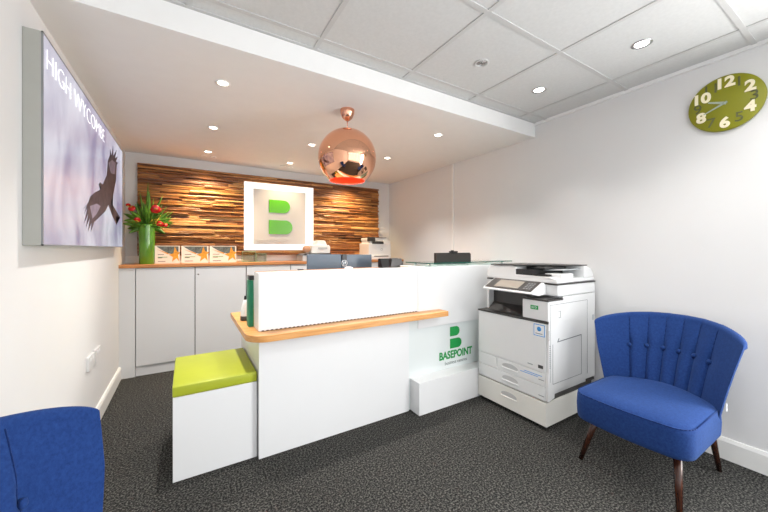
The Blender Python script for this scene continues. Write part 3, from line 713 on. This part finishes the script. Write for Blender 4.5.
# right column
obj('toner_cover', MB().box(FX, 2.272, SY, 1.482, .752, .885, bev=.005), 'mfp', t)
obj('column_top', MB().box(FX-.003, 2.275, SY-.002, 1.486, .886, .900, bev=.003), 'dark', t)
obj('column_foot', MB().box(FX-.003, 2.11, SY+.002, 1.482, .733, .7515, bev=.002), 'dark', t)
obj('green_badge', MB().box(FX-.003, FX+.001, 1.358, 1.416, .822, .850, 'green', bev=.001).text('ECO', .020, (FX-.0035, 1.387, .836), (0, -1, 0), (0, 0, 1), 'white', ext=.0005) , None, t)
# output bay
obj('output_tray', MB().prism([(FX-.004, 1.484, .734), (FX-.004, BY+.002, .734), (FX-.004, BY+.002, .746), (FX-.004, 1.484, .750)], (.18, 0, 0)).prism([(FX+.04, 1.50, .75), (FX+.10, 1.88, .746), (2.268, 1.88, .80), (2.268, 1.50, .80)], (0, 0, -.006)).box(2.262, 2.2695, 1.484, BY-.004, .74, .90), 'dark', t)
obj('bay_side', MB().box(2.20, 2.27, BY-.02, BY, .745, .914, bev=.003), 'mfp', t)
# scanner
obj('scanner_body', MB().box(2.208, BX, SY, BY+.004, .915, .992, bev=.005, seg=3), 'mfp', t)
obj('scanner_gap', MB().box(2.203, BX+.004, SY-.003, BY+.004, .9925, 1.002, bev=.002), 'dark', t)
lid = obj('scanner_lid', MB().box(2.206, BX-.003, SY+.003, BY+.003, 1.0025, 1.032, bev=.008, seg=3, smooth=True), 'mfp', t)
# feeder
ad = MB().prism([(2.205, 1.615, 1.020), (2.205, BY+.002, 1.010), (2.205, BY, 1.075), (2.205, BY-.03, 1.108), (2.205, 1.66, 1.118), (2.205, 1.615, 1.11)], (.44, 0, 0), bev=.006)
ad.prism([(2.205, SY+.01, 1.030), (2.205, 1.62, 1.030), (2.205, 1.62, 1.050), (2.205, SY+.06, 1.045)], (.20, 0, 0), bev=.003)
ad.box(2.26, 2.42, SY+.006, SY+.13, 1.030, 1.068, bev=.005)
hp = [(2.56, SY+.004, 1.03), (2.70, SY+.004, 1.03), (2.698, SY+.004, 1.06), (2.66, SY+.004, 1.10), (2.60, SY+.004, 1.118), (2.56, SY+.004, 1.118)]
ad.prism(hp, (0, .36, 0), bev=.004)
obj('feeder_body', ad, 'mfp', lid)
obj('feeder_tray', MB().prism([(2.30, SY+.03, 1.098), (2.30, 1.62, 1.085), (2.30, 1.62, 1.078), (2.30, SY+.03, 1.092)], (.26, 0, 0)), 'mfp_grey', lid)
obj('feeder_opening', MB().box(2.206, 2.56, 1.45, 1.66, 1.050, 1.092).box(2.215, 2.50, 1.36, 1.52, 1.052, 1.062), 'black', lid)
obj('feeder_top', MB().prism([(2.20, 1.62, 1.1185), (2.20, 1.86, 1.113), (2.64, 1.86, 1.113), (2.64, SY+.02, 1.119), (2.56, SY+.02, 1.119), (2.45, 1.40, 1.119)], (0, 0, .008), bev=.002), 'dark', lid)
obj('paper_guide', MB().box(2.24, 2.52, 1.40, 1.48, 1.094, 1.112, bev=.003).box(2.32, 2.50, 1.50, 1.60, 1.094, 1.113, bev=.003), 'black', lid)
# control panel, tilted
def tilt(y, u, v):   # u along slope 0..1 ; v thickness
    x = 2.045+(2.175-2.045)*u; z = .944+(1.008-.944)*u
    return (x-.008*v*1.0*.44, y, z+.012*v)
def slab(y0, y1, u0, u1, v0, v1, m):
    a = [tilt(y0, u0, v0), tilt(y0, u1, v0), tilt(y0, u1, v1), tilt(y0, u0, v1)]
    return lambda b: b.prism(a, (0, y1-y0, 0), m, bev=.0008)
cp = MB()
cp.prism([(2.040, 1.368, .932), (2.045, 1.368, .942), (2.178, 1.368, 1.006), (2.205, 1.368, .985), (2.205, 1.368, .922), (2.12, 1.368, .915)], (0, .435, 0), bev=.003)
cpo = obj('control_panel', cp, 'mfp', t)
b = MB(); slab(1.385, 1.79, .04, .99, 0, .25, 'dark')(b); obj('panel_face', b, None, cpo)
b = MB(); slab(1.50, 1.715, .15, .85, .25, .45, 'lcd')(b); obj('touch_display', b, None, cpo)
b = MB()
for k in range(3):
    for j in range(4): slab(1.405+.022*k, 1.419+.022*k, .2+.16*j, .29+.16*j, .25, .45, 'seam')(b)
obj('buttons', b, None, cpo)
# side panel details
sd = MB()
def sline(x0, z0, x1, z1, w=.0025, m='seam', y=None):
    yy = SY if y is None else y
    dx, dz = x1-x0, z1-z0; l = math.hypot(dx, dz); nx, nz = -dz/l*w/2, dx/l*w/2
    sd.prism([(x0+nx, yy, z0+nz), (x1+nx, yy, z1+nz), (x1-nx, yy, z1-nz), (x0-nx, yy, z0-nz)], (0, -.0012, 0), m)
sline(2.11, .862, 2.60, .862); sline(2.118, .86, 2.118, .335, .0015); sline(2.147, .316, 2.516, .316); sline(2.516, .316, 2.516, .609); sline(2.147, .316, 2.147, .59)
sline(2.215, .60, 2.513, .609, .006); sline(2.205, .597, 2.222, .622, .008); sline(2.215, .766, 2.24, .766); sline(2.24, .766, 2.24, .812)
sline(2.215, .812, 2.24, .812); sline(2.60, .30, 2.60, .86, .0015); sline(2.12, .912, 2.70, .912, .002)
for k in range(12): sline(2.110, .435+k*.0135, 2.120, .435+k*.0135, .006)
sline(2.102, .62, 2.102, .69, .012, 'handle_shade')
obj('side_details', sd, None, t)
obj('rear_bracket', MB().box(2.675, 2.70, SY-.001, SY+.02, .70, .74), 'mfp_grey', t)
obj('lower_bracket', MB().box(2.60, 2.705, 1.286, 1.30, .236, .255), 'dark', t)

# ------------------------------------------------------------------ blue lounge chairs
def make_chair():
    ox, oy = 2.17, .763
    t = thing('lounge_chair', 'wide royal blue lounge chair with tufted back and dark legs beside the photocopier', 'chair', (ox, oy, 0), 'blue tufted lounge chairs')
    # seat outline (front = -x)
    def outline(ins, n=20):
        pts = []
        hw = .258-ins; xf = 1.878+ins; xb = 2.335-ins*.3; rc = .085
        # front edge slightly bowed, from left(y+) to right(y-)
        for k in range(9): a = PI/2*k/8; pts.append((xf+rc-rc*math.sin(a)+.012, oy+hw-rc+rc*math.cos(a)))
        for k in range(1, 12):
            s_ = 1-2*k/12; pts.append((xf+.012*s_*s_, oy+(hw-rc)*s_))
        for k in range(9): a = PI/2*(8-k)/8; pts.append((xf+rc-rc*math.sin(a)+.012, oy-hw+rc-rc*math.cos(a)))
        for k in range(13):
            s_ = -1+2*k/12; pts.append((xb+.12*(1-s_*s_), oy+hw*s_))
        return pts
    lv = [(.30, .055), (.289, .035), (.285, .012), (.290, .003), (.31, 0), (.36, -.002), (.405, 0), (.423, .002), (.4295, .006)]
    top = [(.4275, .0085), (.432, .012), (.440, .03), (.446, .055), (.449, .08), (.451, .11)]
    rr = [[(x, y, z) for x, y in outline(i)] for z, i in lv+top]
    obj('seat', MB().rings(rr), 'blue', t)
    pr = []
    ol = outline(-.001)
    for k in range(len(ol)):
        pass
    # backrest
    NS, NT = 196, 26
    seams = [-.62+.248*k for k in range(6)]
    def inner(s_, q):
        zt = .812-.045*abs(s_)**3
        z = .36+(zt-.36)*q
        hw = .252+.085*q**1.1
        xc = 2.425+.150*q+.03*q*q
        dp = .115+.165*q
        x = xc-dp*abs(s_)**2.1
        y = oy+hw*s_
        # channel pillows
        e = [-1.25]+seams+[1.25]
        b_ = 0
        for a, c_ in zip(e[:-1], e[1:]):
            if a <= s_ <= c_:
                u = (s_-a)/(c_-a)
                if a < -1: u = .5+ (s_-a)/(c_-a)*.5 if False else min(1, max(.0, u))
                b_ = (1-abs(2*u-1)**2.6)
        bt = min(1, q/.12)*(.25+.75*min(1, (1-q)/.35))
        bul = .026*b_*bt
        for s0 in seams:      # buttons pull the fabric in
            dd = ((s_-s0)*.34)**2+((z-.635))**2
            bul -= .010*math.exp(-dd/.0010)
        return Vector((x-bul, y, z))
    def thick(s_): return .055*(max(0, 1-abs(s_)**9))**.5+.006
    bm_rings = []
    for i in range(NS+1):
        s_ = -1+2*i/NS
        s_ = math.copysign(1-(1-abs(s_))**1.25, s_) if abs(s_) > 0 else 0
        col = []
        P_ = [inner(s_, q/NT) for q in range(NT+1)]
        # outward direction
        d = Vector((1, .35*s_*abs(s_)*1.2, 0)).normalized()
        th = thick(s_)
        col += P_
        topi = P_[-1]
        for k in range(1, 8):
            a = PI*k/8
            col.append(topi+d*(th*.62*(1-math.cos(a)))+Vector((0, 0, th*.42*math.sin(a))))
        for q in range(NT, -1, -1):
            qq = q/NT
            base = inner(s_, qq)
            # rear surface follows smooth (no channels)
            z = base.z
            tb = th*(1.24 if q == NT else .95-.1*(1-qq))
            col.append(Vector((base.x, base.y, z-(.012 if q == NT else 0)))+d*tb)
        bm_rings.append(col)
    obj('backrest', MB().rings(bm_rings), 'blue', t)
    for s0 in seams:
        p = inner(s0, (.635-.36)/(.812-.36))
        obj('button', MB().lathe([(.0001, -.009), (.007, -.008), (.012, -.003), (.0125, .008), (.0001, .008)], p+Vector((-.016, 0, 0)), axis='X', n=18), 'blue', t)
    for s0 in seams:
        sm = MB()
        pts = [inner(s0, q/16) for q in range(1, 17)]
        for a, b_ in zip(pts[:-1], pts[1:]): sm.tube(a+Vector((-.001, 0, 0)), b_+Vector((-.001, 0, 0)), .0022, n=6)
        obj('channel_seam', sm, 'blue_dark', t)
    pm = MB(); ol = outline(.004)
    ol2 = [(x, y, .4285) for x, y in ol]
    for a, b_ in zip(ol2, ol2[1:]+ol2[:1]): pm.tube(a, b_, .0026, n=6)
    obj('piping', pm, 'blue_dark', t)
    for (tp, ft) in (((2.02, .935, .31), (2.0, 1.025, 0)), ((1.985, .578, .31), (1.90, .543, 0)), ((2.42, .575, .34), (2.555, .560, 0)), ((2.42, .93, .34), (2.56, .96, 0))):
        obj('leg', MB().tube(ft, tp, .0115, .019, n=18), 'walnut', t)
    obj('care_tag', MB().box(2.385, 2.40, .497, .499, .405, .445), 'white', t)
    return t
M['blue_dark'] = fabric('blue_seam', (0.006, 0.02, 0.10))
ch = make_chair()
lc = dup(ch, (-.166, .90, 0), PI-.2, 'royal blue lounge chair against the left wall below the wall screen, partly cut off'); lc.scale = (.75, .9, 1.02)

# ------------------------------------------------------------------ clock
cyy, czz, cr = .574, 2.113, .163; FXc = XR-.022
t = thing('wall_clock', 'round olive green wall clock with cream and grey numerals', 'clock', (XR, cyy, czz))
obj('clock_face', MB().lathe([(.0001, -.022), (cr-.003, -.022), (cr, -.019), (cr, -.008), (.05, -.008), (.05, 0), (.0001, 0)], (XR, cyy, czz), axis='X', n=72), 'clockgreen', t)
for k, s_ in enumerate(('12', '1', '2', '3', '4', '5', '6', '7', '8', '9', '10', '11')):
    a = 2*PI*k/12; rr_ = .118
    p = (FXc-.001, cyy-rr_*math.sin(a), czz+rr_*math.cos(a))
    ev = MB()
    if k % 2 == 0: ev.text(s_, .082, p, (0, -1, 0), (0, 0, 1), ext=.0025, bold=.0035, sx=1.05)
    else: ev.text(s_, .078, p, (0, -1, 0), (0, 0, 1), ext=.0012, bold=.0005, sx=1.05)
    o_ = obj('numeral', ev, 'clockdark' if k % 2 else 'clockcream', t); o_['label'] = 'grey numeral' if k % 2 else 'cream numeral'
def hand(dy, dz, w):
    l = math.hypot(dy, dz); n = (-dz/l*w, dy/l*w)
    return MB().prism([(FXc-.004, cyy+n[0]-dy*.12, czz+n[1]-dz*.12), (FXc-.004, cyy-n[0]-dy*.12, czz-n[1]-dz*.12), (FXc-.004, cyy+dy-n[0]*.5, czz+dz-n[1]*.5), (FXc-.004, cyy+dy+n[0]*.5, czz+dz+n[1]*.5)], (-.001, 0, 0))
obj('hour_hand', hand(.070, .026, .008), 'hand', t); obj('minute_hand', hand(.090, -.040, .006), 'hand', t)
obj('hub', MB().lathe([(.0001, -.006), (.007, -.006), (.008, 0), (.0001, 0)], (FXc, cyy, czz), axis='X', n=18), 'hand', t)

# ------------------------------------------------------------------ light
w = bpy.data.worlds.new('World'); sc.world = w; w.use_nodes = True
bg = w.node_tree.nodes['Background']; bg.inputs['Color'].default_value = (.95, .97, 1, 1); bg.inputs['Strength'].default_value = 1.2
def area(name, loc, rot, sx, sy, e, col):
    L = bpy.data.lights.new(name, 'AREA'); L.shape = 'RECTANGLE'; L.size = sx; L.size_y = sy; L.energy = e; L.color = col
    o = bpy.data.objects.new(name, L); C.objects.link(o); o.location = loc; o.rotation_euler = rot
    return o
area('daylight_window', (1.10, YF-.09, 1.25), (PI/2+.12, 0, PI), 2.8, 1.8, 33, (1, .99, .97))
area('daylight_side_window', (XR+.09, -.6, 1.2), (PI/2, 0, PI/2), 1.1, 1.8, 44, (1, .99, .97))   # daylight from an unseen side window, assumed from the bright left wall

# ------------------------------------------------------------------ camera
cam = bpy.data.cameras.new('Camera'); co = bpy.data.objects.new('Camera', cam); C.objects.link(co)
f = 322.0
cam.sensor_width = 36; cam.lens = f/768*36; cam.shift_y = -7.3/768; cam.clip_start = .01
co.location = (0, 0, 1.25); co.rotation_euler = (PI/2, 0, -math.atan(197/f))
sc.camera = co
vs_ = sc.view_settings; vs_.view_transform = 'Standard'; vs_.look = 'None'; vs_.gamma = 1; vs_.use_curve_mapping = False; vs_.exposure = 1.18
sc.cycles.max_bounces = 8; sc.cycles.diffuse_bounces = 5
